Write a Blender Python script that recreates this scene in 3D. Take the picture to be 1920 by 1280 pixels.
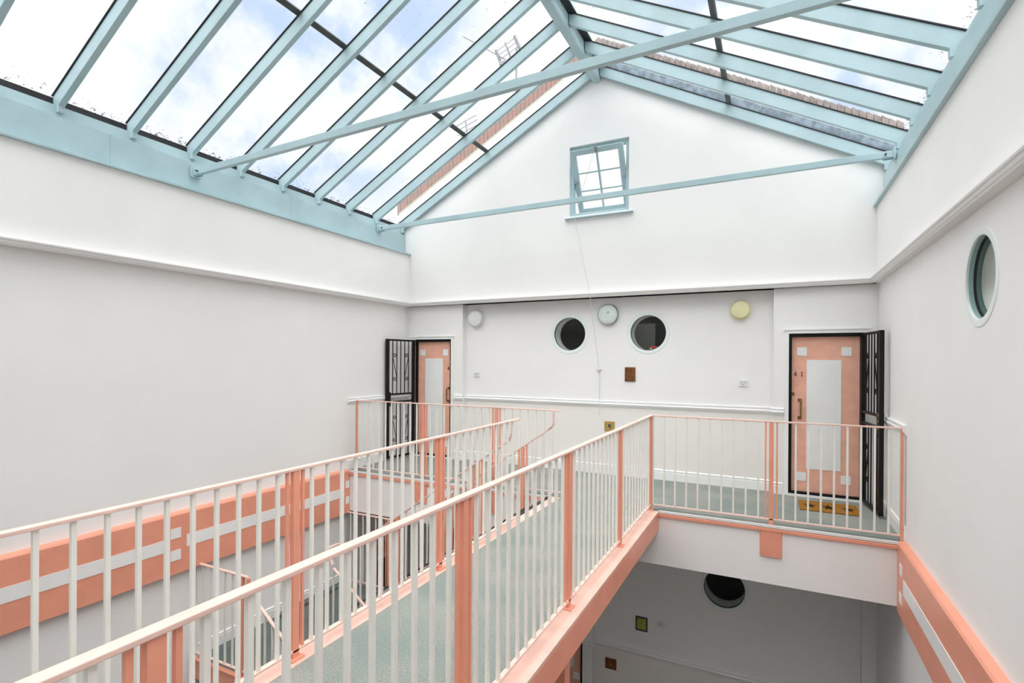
import bpy, bmesh, math, random
from mathutils import Vector, Matrix
S = bpy.context.scene
for o in list(bpy.data.objects): bpy.data.objects.remove(o, do_unlink=True)

# ------------------------------------------------------------------ camera
F_PX, CY, YAW, PITCH, ROLL = 979.496, 677.31, -0.4633028, -0.00092431, -0.00594093
def cam_axes():
    cy, sy, cp, sp = math.cos(YAW), math.sin(YAW), math.cos(PITCH), math.sin(PITCH)
    f = Vector((sy*cp, cy*cp, sp)); r = Vector((cy, -sy, 0)); u = r.cross(f)
    cr, sr = math.cos(ROLL), math.sin(ROLL)
    return r*cr-u*sr, u*cr+r*sr, f
cr_, cu_, cf_ = cam_axes()
cam = bpy.data.cameras.new('camera'); camo = bpy.data.objects.new('camera', cam)
S.collection.objects.link(camo)
cam.sensor_width = 36; cam.lens = F_PX/1920*36
cam.shift_y = (CY-640)/1920
cam.clip_start = 0.02; cam.clip_end = 500
m = Matrix((cr_, cu_, -cf_)).transposed().to_4x4(); m.translation = Vector((0, 0, 1.72))
camo.matrix_world = m
S.camera = camo

# ------------------------------------------------------------------ sky, sun, exposure
S.view_settings.view_transform = 'Standard'; S.view_settings.look = 'None'
S.view_settings.gamma = 1; S.view_settings.use_curve_mapping = False
S.view_settings.exposure = 0.17
SKY = 1.05; SUN = 5.3
w = bpy.data.worlds.new('overcast_sky'); S.world = w; w.use_nodes = True
nt = w.node_tree; nt.nodes.clear()
def nd(t, **k):
    n = nt.nodes.new(t)
    for a, b in k.items(): setattr(n, a, b)
    return n
out = nd('ShaderNodeOutputWorld'); bg = nd('ShaderNodeBackground'); bg.inputs[1].default_value = SKY
nt.links.new(bg.outputs[0], out.inputs[0])
tc = nd('ShaderNodeTexCoord')
no = nd('ShaderNodeTexNoise'); no.inputs['Scale'].default_value = 4.2; no.inputs['Detail'].default_value = 9; no.inputs['Roughness'].default_value = .58
nt.links.new(tc.outputs['Generated'], no.inputs['Vector'])
def patch(d, lo, hi):
    v = nd('ShaderNodeVectorMath', operation='DOT_PRODUCT'); v.inputs[1].default_value = Vector(d).normalized()
    nt.links.new(tc.outputs['Generated'], v.inputs[0])
    r = nd('ShaderNodeMapRange', interpolation_type='SMOOTHSTEP'); r.inputs[1].default_value = lo; r.inputs[2].default_value = hi
    nt.links.new(v.outputs['Value'], r.inputs[0]); return r.outputs[0]
def skydir(x, y): return cr_*((x-960)/F_PX) - cu_*((y-CY)/F_PX) + cf_
# gaps of blue between the clouds, as directions in the sky
gaps = [(skydir(560, 150), .965, .995), (skydir(700, 60), .975, 1.0), (skydir(1400, 60), .978, 1.0), (skydir(470, 30), .99, 1.0), (skydir(1650, 150), .993, 1.0)]
acc = None
for d, lo, hi in gaps:
    s = patch(d, lo, hi)
    if acc is None: acc = s
    else:
        a = nd('ShaderNodeMath', operation='MAXIMUM'); nt.links.new(acc, a.inputs[0]); nt.links.new(s, a.inputs[1]); acc = a.outputs[0]
mr = nd('ShaderNodeMapRange', interpolation_type='SMOOTHSTEP'); mr.inputs[1].default_value = .44; mr.inputs[2].default_value = .60
nt.links.new(no.outputs['Fac'], mr.inputs[0])
mu = nd('ShaderNodeMath', operation='MULTIPLY'); nt.links.new(acc, mu.inputs[0]); nt.links.new(mr.outputs[0], mu.inputs[1])
mx = nd('ShaderNodeMix', data_type='RGBA'); nt.links.new(mu.outputs[0], mx.inputs['Factor'])
no2 = nd('ShaderNodeTexNoise'); no2.inputs['Scale'].default_value = 2.6; no2.inputs['Detail'].default_value = 6
nt.links.new(tc.outputs['Generated'], no2.inputs['Vector'])
cl = nd('ShaderNodeMix', data_type='RGBA'); nt.links.new(no2.outputs['Fac'], cl.inputs['Factor'])
cl.inputs['A'].default_value = (.76, .80, .87, 1); cl.inputs['B'].default_value = (1.10, 1.10, 1.10, 1)
nt.links.new(cl.outputs['Result'], mx.inputs['A']); mx.inputs['B'].default_value = (.53, .66, .88, 1)
nt.links.new(mx.outputs['Result'], bg.inputs[0])
sun = bpy.data.lights.new('hazy_sun', 'SUN'); suno = bpy.data.objects.new('hazy_sun', sun); S.collection.objects.link(suno)
sun.energy = SUN; sun.angle = math.radians(95); sun.color = (1, .995, .985)
suno.rotation_euler = (math.radians(10), 0, math.radians(12))
suno.location = (-2.4, -4, 14)

# ------------------------------------------------------------------ materials
MATS = {}
def mat(name, col, rough=.6, spec=.35, metal=0, nscale=0, namt=.06, bump=0, bscale=200, col2=None, lo=.4, hi=.6, detail=4, emit=0):
    m = bpy.data.materials.new(name); m.use_nodes = True; t = m.node_tree; p = t.nodes['Principled BSDF']
    p.inputs['Roughness'].default_value = rough; p.inputs['Metallic'].default_value = metal
    p.inputs['Specular IOR Level'].default_value = spec
    c = (*col, 1); p.inputs['Base Color'].default_value = c
    tcn = t.nodes.new('ShaderNodeTexCoord')
    if nscale:
        n = t.nodes.new('ShaderNodeTexNoise'); n.inputs['Scale'].default_value = nscale; n.inputs['Detail'].default_value = detail
        t.links.new(tcn.outputs['Object'], n.inputs['Vector'])
        r = t.nodes.new('ShaderNodeMapRange'); r.inputs[1].default_value = lo; r.inputs[2].default_value = hi
        t.links.new(n.outputs['Fac'], r.inputs[0])
        x = t.nodes.new('ShaderNodeMix'); x.data_type = 'RGBA'; t.links.new(r.outputs[0], x.inputs['Factor'])
        x.inputs['A'].default_value = c
        x.inputs['B'].default_value = (*(col2 or tuple(v*(1-namt) for v in col)), 1)
        t.links.new(x.outputs['Result'], p.inputs['Base Color'])
    if bump:
        n = t.nodes.new('ShaderNodeTexNoise'); n.inputs['Scale'].default_value = bscale; n.inputs['Detail'].default_value = 3
        t.links.new(tcn.outputs['Object'], n.inputs['Vector'])
        b = t.nodes.new('ShaderNodeBump'); b.inputs['Strength'].default_value = bump; b.inputs['Distance'].default_value = .01
        t.links.new(n.outputs['Fac'], b.inputs['Height']); t.links.new(b.outputs[0], p.inputs['Normal'])
    MATS[name] = m; return m
PLASTER = mat('white_plaster', (.905, .892, .88), .75, .2, nscale=.9, namt=.03, bump=.06, bscale=14)
GLOSSW = mat('white_gloss_paint', (.90, .90, .89), .35, .4, nscale=3, namt=.03)
PINKW = mat('pale_pink_plaster', (.88, .84, .81), .7, .2, nscale=1.2, namt=.03, bump=.05, bscale=14)
SALMON = mat('salmon_paint', (.87, .365, .248), .38, .4, nscale=4, namt=.06, bump=.04, bscale=60)
SALWOOD = mat('salmon_door_paint', (.92, .50, .37), .5, .3, nscale=9, namt=.08, bump=.1, bscale=90)
SALPALE = mat('pale_salmon_rail_paint', (.86, .60, .525), .28, .5, nscale=7, namt=.07)
FLANGE = mat('salmon_paint_with_top_sheen', (.85, .56, .475), .35, .5, nscale=5, namt=.12)  # the salmon paint lightened, so the sheen on upward faces sits in the colour
BAL = mat('cream_baluster_paint', (.87, .85, .80), .4, .4, nscale=6, namt=.05)
TEAL = mat("pale_teal_paint", (.45, .60, .635), .38, .4, nscale=2.2, namt=.10, bump=.02, bscale=40)
MIDT = mat('mid_teal_paint', (.30, .44, .42), .45, .4, nscale=6, namt=.1)  # even mid teal of the side porthole reveal and the bar behind it
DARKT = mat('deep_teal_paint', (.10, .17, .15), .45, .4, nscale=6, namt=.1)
TEALP = mat('mint_ring_paint', (.82, .87, .86), .4, .4, nscale=3, namt=.03)
BLACK = mat('black_ironwork_paint', (.008, .007, .008), .45, .25, nscale=20, namt=.3)
GASK = mat('black_glazing_rubber_and_ridge_shade', (.02, .02, .022), .5, .4, nscale=12, namt=.3)
DGREY = mat('dark_grey_glazing_bar', (.075, .085, .08), .5, .4, nscale=12, namt=.3)
BRASS = mat('aged_brass', (.30, .19, .07), .4, .5, metal=.7, nscale=40, namt=.3)
BRASSL = mat('polished_brass_plate', (.62, .42, .14), .4, .5, metal=.5, nscale=30, namt=.2)
BROWN = mat('varnished_brown_wood', (.22, .075, .02), .4, .4, nscale=18, namt=.35)
CHROME = mat('brushed_chrome', (.45, .45, .46), .25, .6, metal=.9, nscale=30, namt=.15)
CREAM = mat('cream_plastic_lens', (.83, .78, .46), .4, .4, nscale=5, namt=.05)
WHITEP = mat('white_plastic', (.80, .80, .80), .35, .4, nscale=8, namt=.03)
MINTG = mat('frosted_lamp_glass', (.72, .80, .77), .15, .6, nscale=6, namt=.05)
TILE = mat('terracotta_roof_tile', (.47, .27, .23), .8, .2, nscale=9, namt=.4, bump=.2, bscale=50, col2=(.36, .27, .24))
TILEG = mat('weathered_brown_tile', (.40, .33, .31), .85, .2, nscale=9, namt=.3, bump=.2, bscale=50)
RENDER = mat('cream_render', (.62, .60, .50), .8, .2, nscale=3, namt=.12, bump=.1, bscale=60)
LEAD = mat('grey_lead_flashing', (.27, .34, .41), .5, .4, nscale=14, namt=.4, detail=6)
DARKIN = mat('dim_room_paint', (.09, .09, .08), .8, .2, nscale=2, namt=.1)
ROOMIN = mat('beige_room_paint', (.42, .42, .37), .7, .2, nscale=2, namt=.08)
COIR = mat('brown_coir_matting', (.42, .19, .035), .95, .1, nscale=160, namt=.45, bump=.5, bscale=300)
COIRD = mat('dark_stencil_on_coir', (.035, .02, .012), .95, .1, nscale=160, namt=.3, bump=.5, bscale=300)
ALU = mat('dull_aluminium', (.36, .36, .37), .5, .4, metal=.3, nscale=20, namt=.2)
ROPE = mat('white_cotton_cord', (.70, .70, .68), .8, .2, nscale=200, namt=.2)
REDP = mat('red_toy_paint', (.5, .03, .02), .3, .5, nscale=30, namt=.1)
GREENP = mat('olive_enamel_plate', (.42, .44, .10), .35, .4, nscale=20, namt=.2)
def carpet(name, a, b, c):
    m = mat(name, a, .95, .08); t = m.node_tree; p = t.nodes['Principled BSDF']; tcn = [n for n in t.nodes if n.type == 'TEX_COORD'][0]
    def noise(s, d, lo, hi):
        n = t.nodes.new('ShaderNodeTexNoise'); n.inputs['Scale'].default_value = s; n.inputs['Detail'].default_value = d
        t.links.new(tcn.outputs['Object'], n.inputs['Vector'])
        r = t.nodes.new('ShaderNodeMapRange'); r.inputs[1].default_value = lo; r.inputs[2].default_value = hi; t.links.new(n.outputs['Fac'], r.inputs[0]); return n, r
    n1, r1 = noise(85, 4, .45, .62); n2, r2 = noise(1.7, 5, .38, .62)
    x = t.nodes.new('ShaderNodeMix'); x.data_type = 'RGBA'; t.links.new(r2.outputs[0], x.inputs['Factor'])
    x.inputs['A'].default_value = (*a, 1); x.inputs['B'].default_value = (*b, 1)
    f = t.nodes.new('ShaderNodeMath'); f.operation = 'MULTIPLY'; f.inputs[1].default_value = .55; t.links.new(r1.outputs[0], f.inputs[0])
    y = t.nodes.new('ShaderNodeMix'); y.data_type = 'RGBA'; t.links.new(f.outputs[0], y.inputs['Factor'])
    t.links.new(x.outputs['Result'], y.inputs['A']); y.inputs['B'].default_value = (*c, 1)
    t.links.new(y.outputs['Result'], p.inputs['Base Color'])
    bmp = t.nodes.new('ShaderNodeBump'); bmp.inputs['Strength'].default_value = .5; bmp.inputs['Distance'].default_value = .004
    t.links.new(n1.outputs['Fac'], bmp.inputs['Height']); t.links.new(bmp.outputs[0], p.inputs['Normal'])
    return m
CARPET = carpet('grey_green_carpet', (.245, .275, .25), (.335, .33, .298), (.14, .20, .185))
CARPETD = carpet('worn_grey_carpet', (.17, .20, .19), (.13, .15, .14), (.10, .12, .12))
def glass(name, tint, dirt=False, gl=.06):
    m = bpy.data.materials.new(name); m.use_nodes = True; t = m.node_tree; t.nodes.clear()
    o = t.nodes.new('ShaderNodeOutputMaterial'); tr = t.nodes.new('ShaderNodeBsdfTransparent'); tr.inputs[0].default_value = (*tint, 1)
    g = t.nodes.new('ShaderNodeBsdfGlossy'); g.inputs['Roughness'].default_value = .03
    x = t.nodes.new('ShaderNodeMixShader'); fr = t.nodes.new('ShaderNodeLayerWeight'); fr.inputs[0].default_value = .5
    pw = t.nodes.new('ShaderNodeMath'); pw.operation = 'POWER'; pw.inputs[1].default_value = 5; t.links.new(fr.outputs['Facing'], pw.inputs[0])
    mm = t.nodes.new('ShaderNodeMath'); mm.operation = 'MULTIPLY_ADD'; mm.inputs[1].default_value = .45; mm.inputs[2].default_value = gl*.6
    t.links.new(pw.outputs[0], mm.inputs[0]); t.links.new(mm.outputs[0], x.inputs[0]); t.links.new(tr.outputs[0], x.inputs[1]); t.links.new(g.outputs[0], x.inputs[2])
    last = x.outputs[0]
    if dirt:   # moss and grit that has slid down the pane and lies along its lower edge
        tcn = t.nodes.new('ShaderNodeTexCoord'); sp = t.nodes.new('ShaderNodeSeparateXYZ'); t.links.new(tcn.outputs['Object'], sp.inputs[0])
        ad = t.nodes.new('ShaderNodeMath'); ad.operation = 'ADD'; ad.inputs[1].default_value = 2.41; t.links.new(sp.outputs['X'], ad.inputs[0])
        ab = t.nodes.new('ShaderNodeMath'); ab.operation = 'ABSOLUTE'; t.links.new(ad.outputs[0], ab.inputs[0])
        mr = t.nodes.new('ShaderNodeMapRange'); mr.inputs[1].default_value = 3.35; mr.inputs[2].default_value = 3.72; mr.inputs[3].default_value = .80; mr.inputs[4].default_value = .56
        t.links.new(ab.outputs[0], mr.inputs[0])
        mr2 = t.nodes.new('ShaderNodeMapRange'); mr2.inputs[1].default_value = 1.78; mr2.inputs[2].default_value = 1.45; mr2.inputs[3].default_value = .80; mr2.inputs[4].default_value = .66
        t.links.new(ab.outputs[0], mr2.inputs[0])
        mn = t.nodes.new('ShaderNodeMath'); mn.operation = 'MINIMUM'; t.links.new(mr.outputs[0], mn.inputs[0]); t.links.new(mr2.outputs[0], mn.inputs[1])
        n = t.nodes.new('ShaderNodeTexNoise'); n.inputs['Scale'].default_value = 26; n.inputs['Detail'].default_value = 6; n.inputs['Roughness'].default_value = .7
        t.links.new(tcn.outputs['Object'], n.inputs['Vector'])
        gt = t.nodes.new('ShaderNodeMath'); gt.operation = 'GREATER_THAN'; t.links.new(n.outputs['Fac'], gt.inputs[0]); t.links.new(mn.outputs[0], gt.inputs[1])
        df = t.nodes.new('ShaderNodeBsdfDiffuse'); df.inputs[0].default_value = (.16, .16, .14, 1)
        y = t.nodes.new('ShaderNodeMixShader'); mt = t.nodes.new('ShaderNodeMath'); mt.operation = 'MULTIPLY'; mt.inputs[1].default_value = .75
        t.links.new(gt.outputs[0], mt.inputs[0]); t.links.new(mt.outputs[0], y.inputs[0]); t.links.new(last, y.inputs[1]); t.links.new(df.outputs[0], y.inputs[2]); last = y.outputs[0]
    t.links.new(last, o.inputs[0]); MATS[name] = m; return m
ROOFG = glass('skylight_glass', (.975, .985, .98), True)
PANE = glass('window_glass', (.95, .97, .96))

# ------------------------------------------------------------------ helpers
def bm_new(): return bmesh.new()
def box(b, x0, x1, y0, y1, z0, z1):
    v = [b.verts.new((x, y, z)) for x in (min(x0, x1), max(x0, x1)) for y in (min(y0, y1), max(y0, y1)) for z in (min(z0, z1), max(z0, z1))]
    for f in ((0, 1, 3, 2), (4, 6, 7, 5), (0, 4, 5, 1), (2, 3, 7, 6), (0, 2, 6, 4), (1, 5, 7, 3)): b.faces.new([v[i] for i in f])
def beam(b, p0, p1, wd, ht, up=(0, 0, 1)):
    p0, p1 = Vector(p0), Vector(p1); d = (p1-p0).normalized(); s = d.cross(Vector(up)).normalized(); u = s.cross(d)
    v = []
    for p in (p0, p1):
        for a, c in ((-1, -1), (1, -1), (1, 1), (-1, 1)): v.append(b.verts.new(p+s*(a*wd/2)+u*(c*ht/2)))
    for f in ((0, 3, 2, 1), (4, 5, 6, 7), (0, 1, 5, 4), (1, 2, 6, 5), (2, 3, 7, 6), (3, 0, 4, 7)): b.faces.new([v[i] for i in f])
def prism(b, pts, axis, a0, a1):
    """closed outline pts (2D) swept along an axis: 'x' uses (y,z), 'y' uses (x,z), 'z' uses (x,y)"""
    def P(p, a): return {'x': (a, p[0], p[1]), 'y': (p[0], a, p[1]), 'z': (p[0], p[1], a)}[axis]
    lo = [b.verts.new(P(p, a0)) for p in pts]; hi = [b.verts.new(P(p, a1)) for p in pts]
    b.faces.new(lo); b.faces.new(hi[::-1]); n = len(pts)
    for i in range(n): b.faces.new([lo[i], hi[i], hi[(i+1) % n], lo[(i+1) % n]])
def tube(b, pts, r, seg=8, closed=False):
    pts = [Vector(p) for p in pts]; rings = []; n = len(pts); prev = None
    for i, p in enumerate(pts):
        a = pts[i-1] if (i > 0 or closed) else p; c = pts[(i+1) % n] if (i < n-1 or closed) else p
        d = (c-a).normalized()
        ref = prev if prev is not None else (Vector((0, 0, 1)) if abs(d.z) < .9 else Vector((1, 0, 0)))
        s = (ref-d*ref.dot(d)).normalized(); prev = s; u = d.cross(s)
        rings.append([b.verts.new(p+s*(r*math.cos(2*math.pi*k/seg))+u*(r*math.sin(2*math.pi*k/seg))) for k in range(seg)])
    for i in range(n if closed else n-1):
        A, B = rings[i], rings[(i+1) % n]
        for k in range(seg): b.faces.new([A[k], A[(k+1) % seg], B[(k+1) % seg], B[k]])
    if not closed: b.faces.new(rings[0][::-1]); b.faces.new(rings[-1])
def lathe(b, c, axis, prof, seg=48):
    """prof: (radius, offset along axis) closed or open; axis unit vector"""
    c = Vector(c); ax = Vector(axis).normalized(); s = ax.cross(Vector((0, 0, 1))).normalized(); u = s.cross(ax); R = []
    for r, h in prof:
        if r < 1e-6: R.append([b.verts.new(c+ax*h)])
        else: R.append([b.verts.new(c+ax*h+s*(r*math.cos(2*math.pi*k/seg))+u*(r*math.sin(2*math.pi*k/seg))) for k in range(seg)])
    for A, B in zip(R, R[1:]):
        for k in range(seg):
            q = [A[k % len(A)], A[(k+1) % seg % len(A)], B[(k+1) % seg % len(B)], B[k % len(B)]]
            q2 = []
            for v in q:
                if v not in q2: q2.append(v)
            if len(q2) > 2: b.faces.new(q2)
def obj(name, b, mt, parent=None, bevel=0, smooth=False, pivot=None):
    bmesh.ops.recalc_face_normals(b, faces=b.faces[:])
    me = bpy.data.meshes.new(name)
    loc = Vector((0, 0, 0))
    if pivot is not None:
        loc = Vector(pivot); bmesh.ops.translate(b, verts=b.verts[:], vec=-loc)
    b.to_mesh(me); b.free(); me.materials.append(mt)
    o = bpy.data.objects.new(name, me); S.collection.objects.link(o); o.location = loc
    if smooth:
        for p in me.polygons: p.use_smooth = True
        md = o.modifiers.new('edge', 'EDGE_SPLIT'); md.split_angle = math.radians(35)
    if bevel:
        md = o.modifiers.new('bevel', 'BEVEL'); md.width = bevel; md.segments = 2; md.limit_method = 'ANGLE'; md.angle_limit = math.radians(40)
    if parent is not None:
        o.parent = parent
        q = parent; off = Vector((0, 0, 0))
        while q is not None: off += q.location; q = q.parent
        if parent.rotation_euler.z == 0: o.location = loc-off
    return o
def thing(name, label, cat, loc=(0, 0, 0), group=None, kind=None):
    o = bpy.data.objects.new(name, None); S.collection.objects.link(o); o.location = loc; o.empty_display_size = .1
    if label: o['label'] = label
    if cat: o['category'] = cat
    if group: o['group'] = group
    if kind: o['kind'] = kind
    return o
def tag(o, label, cat, group=None, kind=None):
    o['label'] = label; o['category'] = cat
    if group: o['group'] = group
    if kind: o['kind'] = kind
    return o
def struct(name, b, mt, label=None, **k):
    o = obj(name, b, mt, **k); o['kind'] = 'structure'
    if label: o['label'] = label
    return o
def one(name, mt, x0, x1, y0, y1, z0, z1, parent=None, bevel=0):
    b = bm_new(); box(b, x0, x1, y0, y1, z0, z1); return obj(name, b, mt, parent, bevel)
def holed(b, outer, holes, axis, a0, a1):
    """slab with holes; outer/holes are 2D loops, as in prism"""
    def P(p, a): return {'x': (a, p[0], p[1]), 'y': (p[0], a, p[1]), 'z': (p[0], p[1], a)}[axis]
    for a in (a0, a1):
        es = []
        for loop in [outer]+holes:
            vs = [b.verts.new(P(p, a)) for p in loop]
            es += [b.edges.new((vs[i], vs[(i+1) % len(vs)])) for i in range(len(vs))]
        bmesh.ops.triangle_fill(b, use_beauty=True, use_dissolve=False, edges=es)
    for loop in [outer]+holes:
        lo = [b.verts.new(P(p, a0)) for p in loop]; hi = [b.verts.new(P(p, a1)) for p in loop]; n = len(loop)
        for i in range(n): b.faces.new([lo[i], hi[i], hi[(i+1) % n], lo[(i+1) % n]])
    bmesh.ops.remove_doubles(b, verts=b.verts[:], dist=1e-5)
def circ(cx, cz, r, n=64): return [(cx+r*math.cos(2*math.pi*k/n), cz+r*math.sin(2*math.pi*k/n)) for k in range(n)]
def rect(x0, x1, z0, z1): return [(x0, z0), (x1, z0), (x1, z1), (x0, z1)]

# ------------------------------------------------------------------ dimensions (metres; bridge deck is z = 0)
XL, XR = -5.97, 1.15          # lower side walls
XLU, XRU = -5.91, 1.12        # side walls above the cornice
YB, YD, YU = 7.80, 7.69, 7.64 # back wall: middle recess, door bays, above the cornice
YN = -1.6                     # near wall
ZC = 2.69                     # cornice underside
LOW = -3.60                   # floor below
LAND = -1.73                  # half landing
XM = -2.41                    # ridge line
K = .539                      # roof slope
def roofz(x): return 6.03 - K*abs(x-XM)     # underside of the rafters

# ------------------------------------------------------------------ walls
P1 = (-2.882, 2.150, .262); P2 = (-1.653, 2.146, .262); P3 = (-.588, -1.42, .27); P4 = (4.205, 2.258, .262)
b = bm_new(); holed(b, rect(XL-.3, XR+.3, LOW-.2, ZC+.02), [circ(*P1), circ(*P2), circ(*P3)], 'y', YB, YB+.28)
struct('wall_back', b, PLASTER, 'white plaster wall with two dark portholes behind the gallery')
# door bays that step forward of the recessed wall
b = bm_new(); holed(b, [(XL-.02, 0), (-5.80, 0), (-5.80, 2.095), (-5.025, 2.095), (-5.025, 0), (-4.80, 0), (-4.80, ZC), (XL-.02, ZC)], [], 'y', YD, YB+.001)
struct('wall_back_left_bay', b, PLASTER)
b = bm_new(); holed(b, [(.005, 0), (.185, 0), (.185, 2.095), (1.0, 2.095), (1.0, 0), (XR+.02, 0), (XR+.02, ZC), (.005, ZC)], [], 'y', YD, YB+.001)
struct('wall_back_right_bay', b, PLASTER)
b = bm_new(); box(b, 1.0, XR+.02, YD, YB+.001, LOW, -.63); struct('wall_back_lower_right_bay', b, PLASTER)
b = bm_new(); holed(b, [(-3.75, LOW), (-3.36, LOW), (-3.36, -1.52), (-2.595, -1.52), (-2.595, LOW), (-2.44, LOW), (-2.44, -.63), (-3.75, -.63)], [], 'y', YD, YB+.001)
struct('wall_back_lower_bay', b, PLASTER)
# gable above the cornice, carried up as a parapet outside
WX0, WX1, WZ0, WZ1 = -2.84, -1.912, 3.96, 5.03
top = [(XL-.35, ZC), (XR+.35, ZC), (XR+.35, roofz(XR+.35)+.36), (XM, roofz(XM)+.38), (XL-.35, roofz(XL-.35)+.36)]
b = bm_new(); holed(b, top, [rect(WX0, WX1, WZ0, WZ1)], 'y', YU, YU+.26)
struct('wall_gable', b, PLASTER, 'white gable wall with the small pivot window')
b = bm_new(); box(b, XL-.3, XL, YN-.3, YB+.3, LOW-.2, ZC); box(b, XLU-.36, XLU, YN-.3, YU+.2, ZC-.001, 3.62)
struct('wall_left', b, PLASTER, 'long white plaster wall on the left')
b = bm_new(); holed(b, rect(YN-.3, YB+.3, LOW-.2, ZC), [circ(*P4)], 'x', XR, XR+.3); box(b, XRU, XRU+.33, YN-.3, YU+.2, ZC-.001, 3.62)
struct('wall_right', b, PLASTER, 'white plaster wall on the right with one porthole')
b = bm_new(); prism(b, [(XL-.3, LOW-.2), (XR+.3, LOW-.2), (XR+.3, roofz(XR+.3)+.1), (XM, roofz(XM)+.1), (XL-.3, roofz(XL-.3)+.1)], 'y', YN-.3, YN)
struct('wall_front', b, PLASTER)

# floors: upper gallery, gallery behind the camera, ground floor
b = bm_new(); box(b, XL, XR, 6.16, YB, -.62, -.03); struct('ceiling', b, PLASTER, 'white gallery slab edge facing the void')
b = bm_new(); box(b, XL, XR, 6.17, YB, -.03, 0); struct('floor', b, CARPET, 'grey green carpet of the far gallery')
b = bm_new(); box(b, XL, XR, YN, -.02, -.62, -.03); struct('ceiling_near', b, PLASTER)
b = bm_new(); box(b, XL, XR, YN, -.03, -.03, 0); struct('floor_near', b, CARPET)
b = bm_new(); box(b, XL, XR, YN, YB, LOW-.1, LOW); struct('floor_lower', b, CARPETD)

# cornice: one moulding per wall
def moulding(prof, segs, name, mt, label=None):
    """prof: (projection, z); segs: (axis, wall coordinate, direction, from, to)"""
    b = bm_new()
    for ax, c, dr, a0, a1 in segs:
        pts = [(c+dr*p, z) for p, z in prof]
        prism(b, pts, ax, a0, a1)
    return struct(name, b, mt, label)
CP = [(-.12, ZC), (.046, ZC), (.052, ZC+.012), (.060, ZC+.016), (.066, ZC+.034), (.076, ZC+.040), (.080, ZC+.050), (.080, ZC+.058), (-.02, ZC+.060)]
moulding([(p if p > -.1 else -.20, z) for p, z in CP], [('x', YU, -1, XLU, XRU)], 'trim_1', PLASTER, 'white cornice moulding across the back wall')
moulding(CP, [('y', XLU, 1, YN, YU)], 'trim_2', PLASTER, 'white cornice moulding along the left wall')
moulding(CP, [('y', XRU, -1, YN, YU)], 'trim_3', PLASTER, 'white cornice moulding along the right wall')
# dado rails and skirtings
DP = [(-.01, 1.03), (.012, 1.03), (.016, 1.045), (.028, 1.055), (.034, 1.075), (.022, 1.09), (.026, 1.105), (.026, 1.118), (.008, 1.126), (-.01, 1.126)]
BP = [(-.01, 0), (.018, 0), (.018, .112), (.012, .118), (.012, .126), (.018, .130), (.018, .140), (.008, .152), (-.01, .152)]
def dz(prof, z): return [(p, q+z) for p, q in prof]
moulding(DP, [('x', YB, -1, -4.80, .005), ('x', YD, -1, -4.965, -4.775), ('x', YD, -1, -.02, .13)], 'trim_4', GLOSSW, 'white dado rail across the back wall')
moulding(BP, [('x', YB, -1, -4.80, .005), ('x', YD, -1, -4.965, -4.785), ('x', YD, -1, -.01, .13)], 'baseboard_back', GLOSSW)
moulding(DP, [('y', XR, -1, 6.17, YD)], 'trim_5', GLOSSW); moulding(BP, [('y', XR, -1, 6.17, YD)], 'baseboard_right', GLOSSW)
moulding(DP, [('y', XL, 1, 6.17, YD)], 'trim_6', GLOSSW); moulding(BP, [('y', XL, 1, 6.17, YD)], 'baseboard_left', GLOSSW)
moulding(dz(BP, LAND), [('y', XL, 1, 3.7, 6.16)], 'baseboard_landing', GLOSSW, 'white skirting along the half landing')
moulding(dz(DP, LOW-.07+.0), [('x', YB, -1, -2.44, .0), ('x', YD, -1, -2.50, -2.415), ('x', YB, -1, 0, 1.0)], 'trim_7', GLOSSW, 'white dado rail on the wall under the gallery')
# wall below the dado is painted a faint pink
b = bm_new(); box(b, -4.80, .005, YB-.003, YB, .15, 1.035); box(b, -4.965, -4.797, YD-.003, YD, .15, 1.035); box(b, .002, .13, YD-.003, YD, .15, 1.035)
box(b, -2.44, 1.0, YB-.003, YB, LOW, LOW+.98)
struct('trim_8', b, PINKW, 'pale pink painted wall below the dado rail')

# pink bands with white inlays
def band(name, label, x, dr, y0, y1, strips, squares):
    t = thing(name, label, None, (x, 0, -.3), kind='structure')
    b = bm_new(); xw = XL if dr > 0 else XR
    prism(b, [(xw-dr*.01, -.655), (x, -.655), (x, -.010), (x-dr*.012, .008), (xw-dr*.01, .018)], 'y', y0, y1)
    obj('band', b, SALMON, t)
    for (a, c, z0, z1) in strips+squares:
        o = one('inlay', GLOSSW, x-dr*.003, x+dr*.004, a, c, z0, z1, t); o['label'] = 'white inlaid panel'
    return t
band('trim_9', 'salmon pink band with white inlays along the left wall', -5.89, 1, YN, 6.158,
     [(3.626, 5.99, -.385, -.250), (.80, 3.39, -.385, -.250)],
     [(6.07, 6.145, -.262, -.150), (6.07, 6.145, -.505, -.392), (3.45, 3.561, -.262, -.150), (3.45, 3.561, -.505, -.392)])
band('trim_10', 'salmon pink band with white inlays along the right wall', 1.08, -1, YN, 6.158,
     [(3.1, 5.88, -.40, -.262)], [(5.93, 6.04, -.262, -.160), (5.94, 6.05, -.525, -.430)])
# pink edge strips on the gallery slab
b = bm_new(); box(b, -1.17, 1.13, 6.135, 6.16, -.065, -.028); box(b, -5.89, -2.56, 6.135, 6.16, -.065, -.028)
struct('trim_11', b, SALMON, 'salmon edge strip along the gallery slab', bevel=.004)
b = bm_new(); box(b, -1.17, 1.13, 6.145, 6.17, -.022, .004); box(b, -5.89, -2.56, 6.145, 6.17, -.022, .004)
struct('trim_12', b, WHITEP, 'thin white carpet edging along the gallery')

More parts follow.
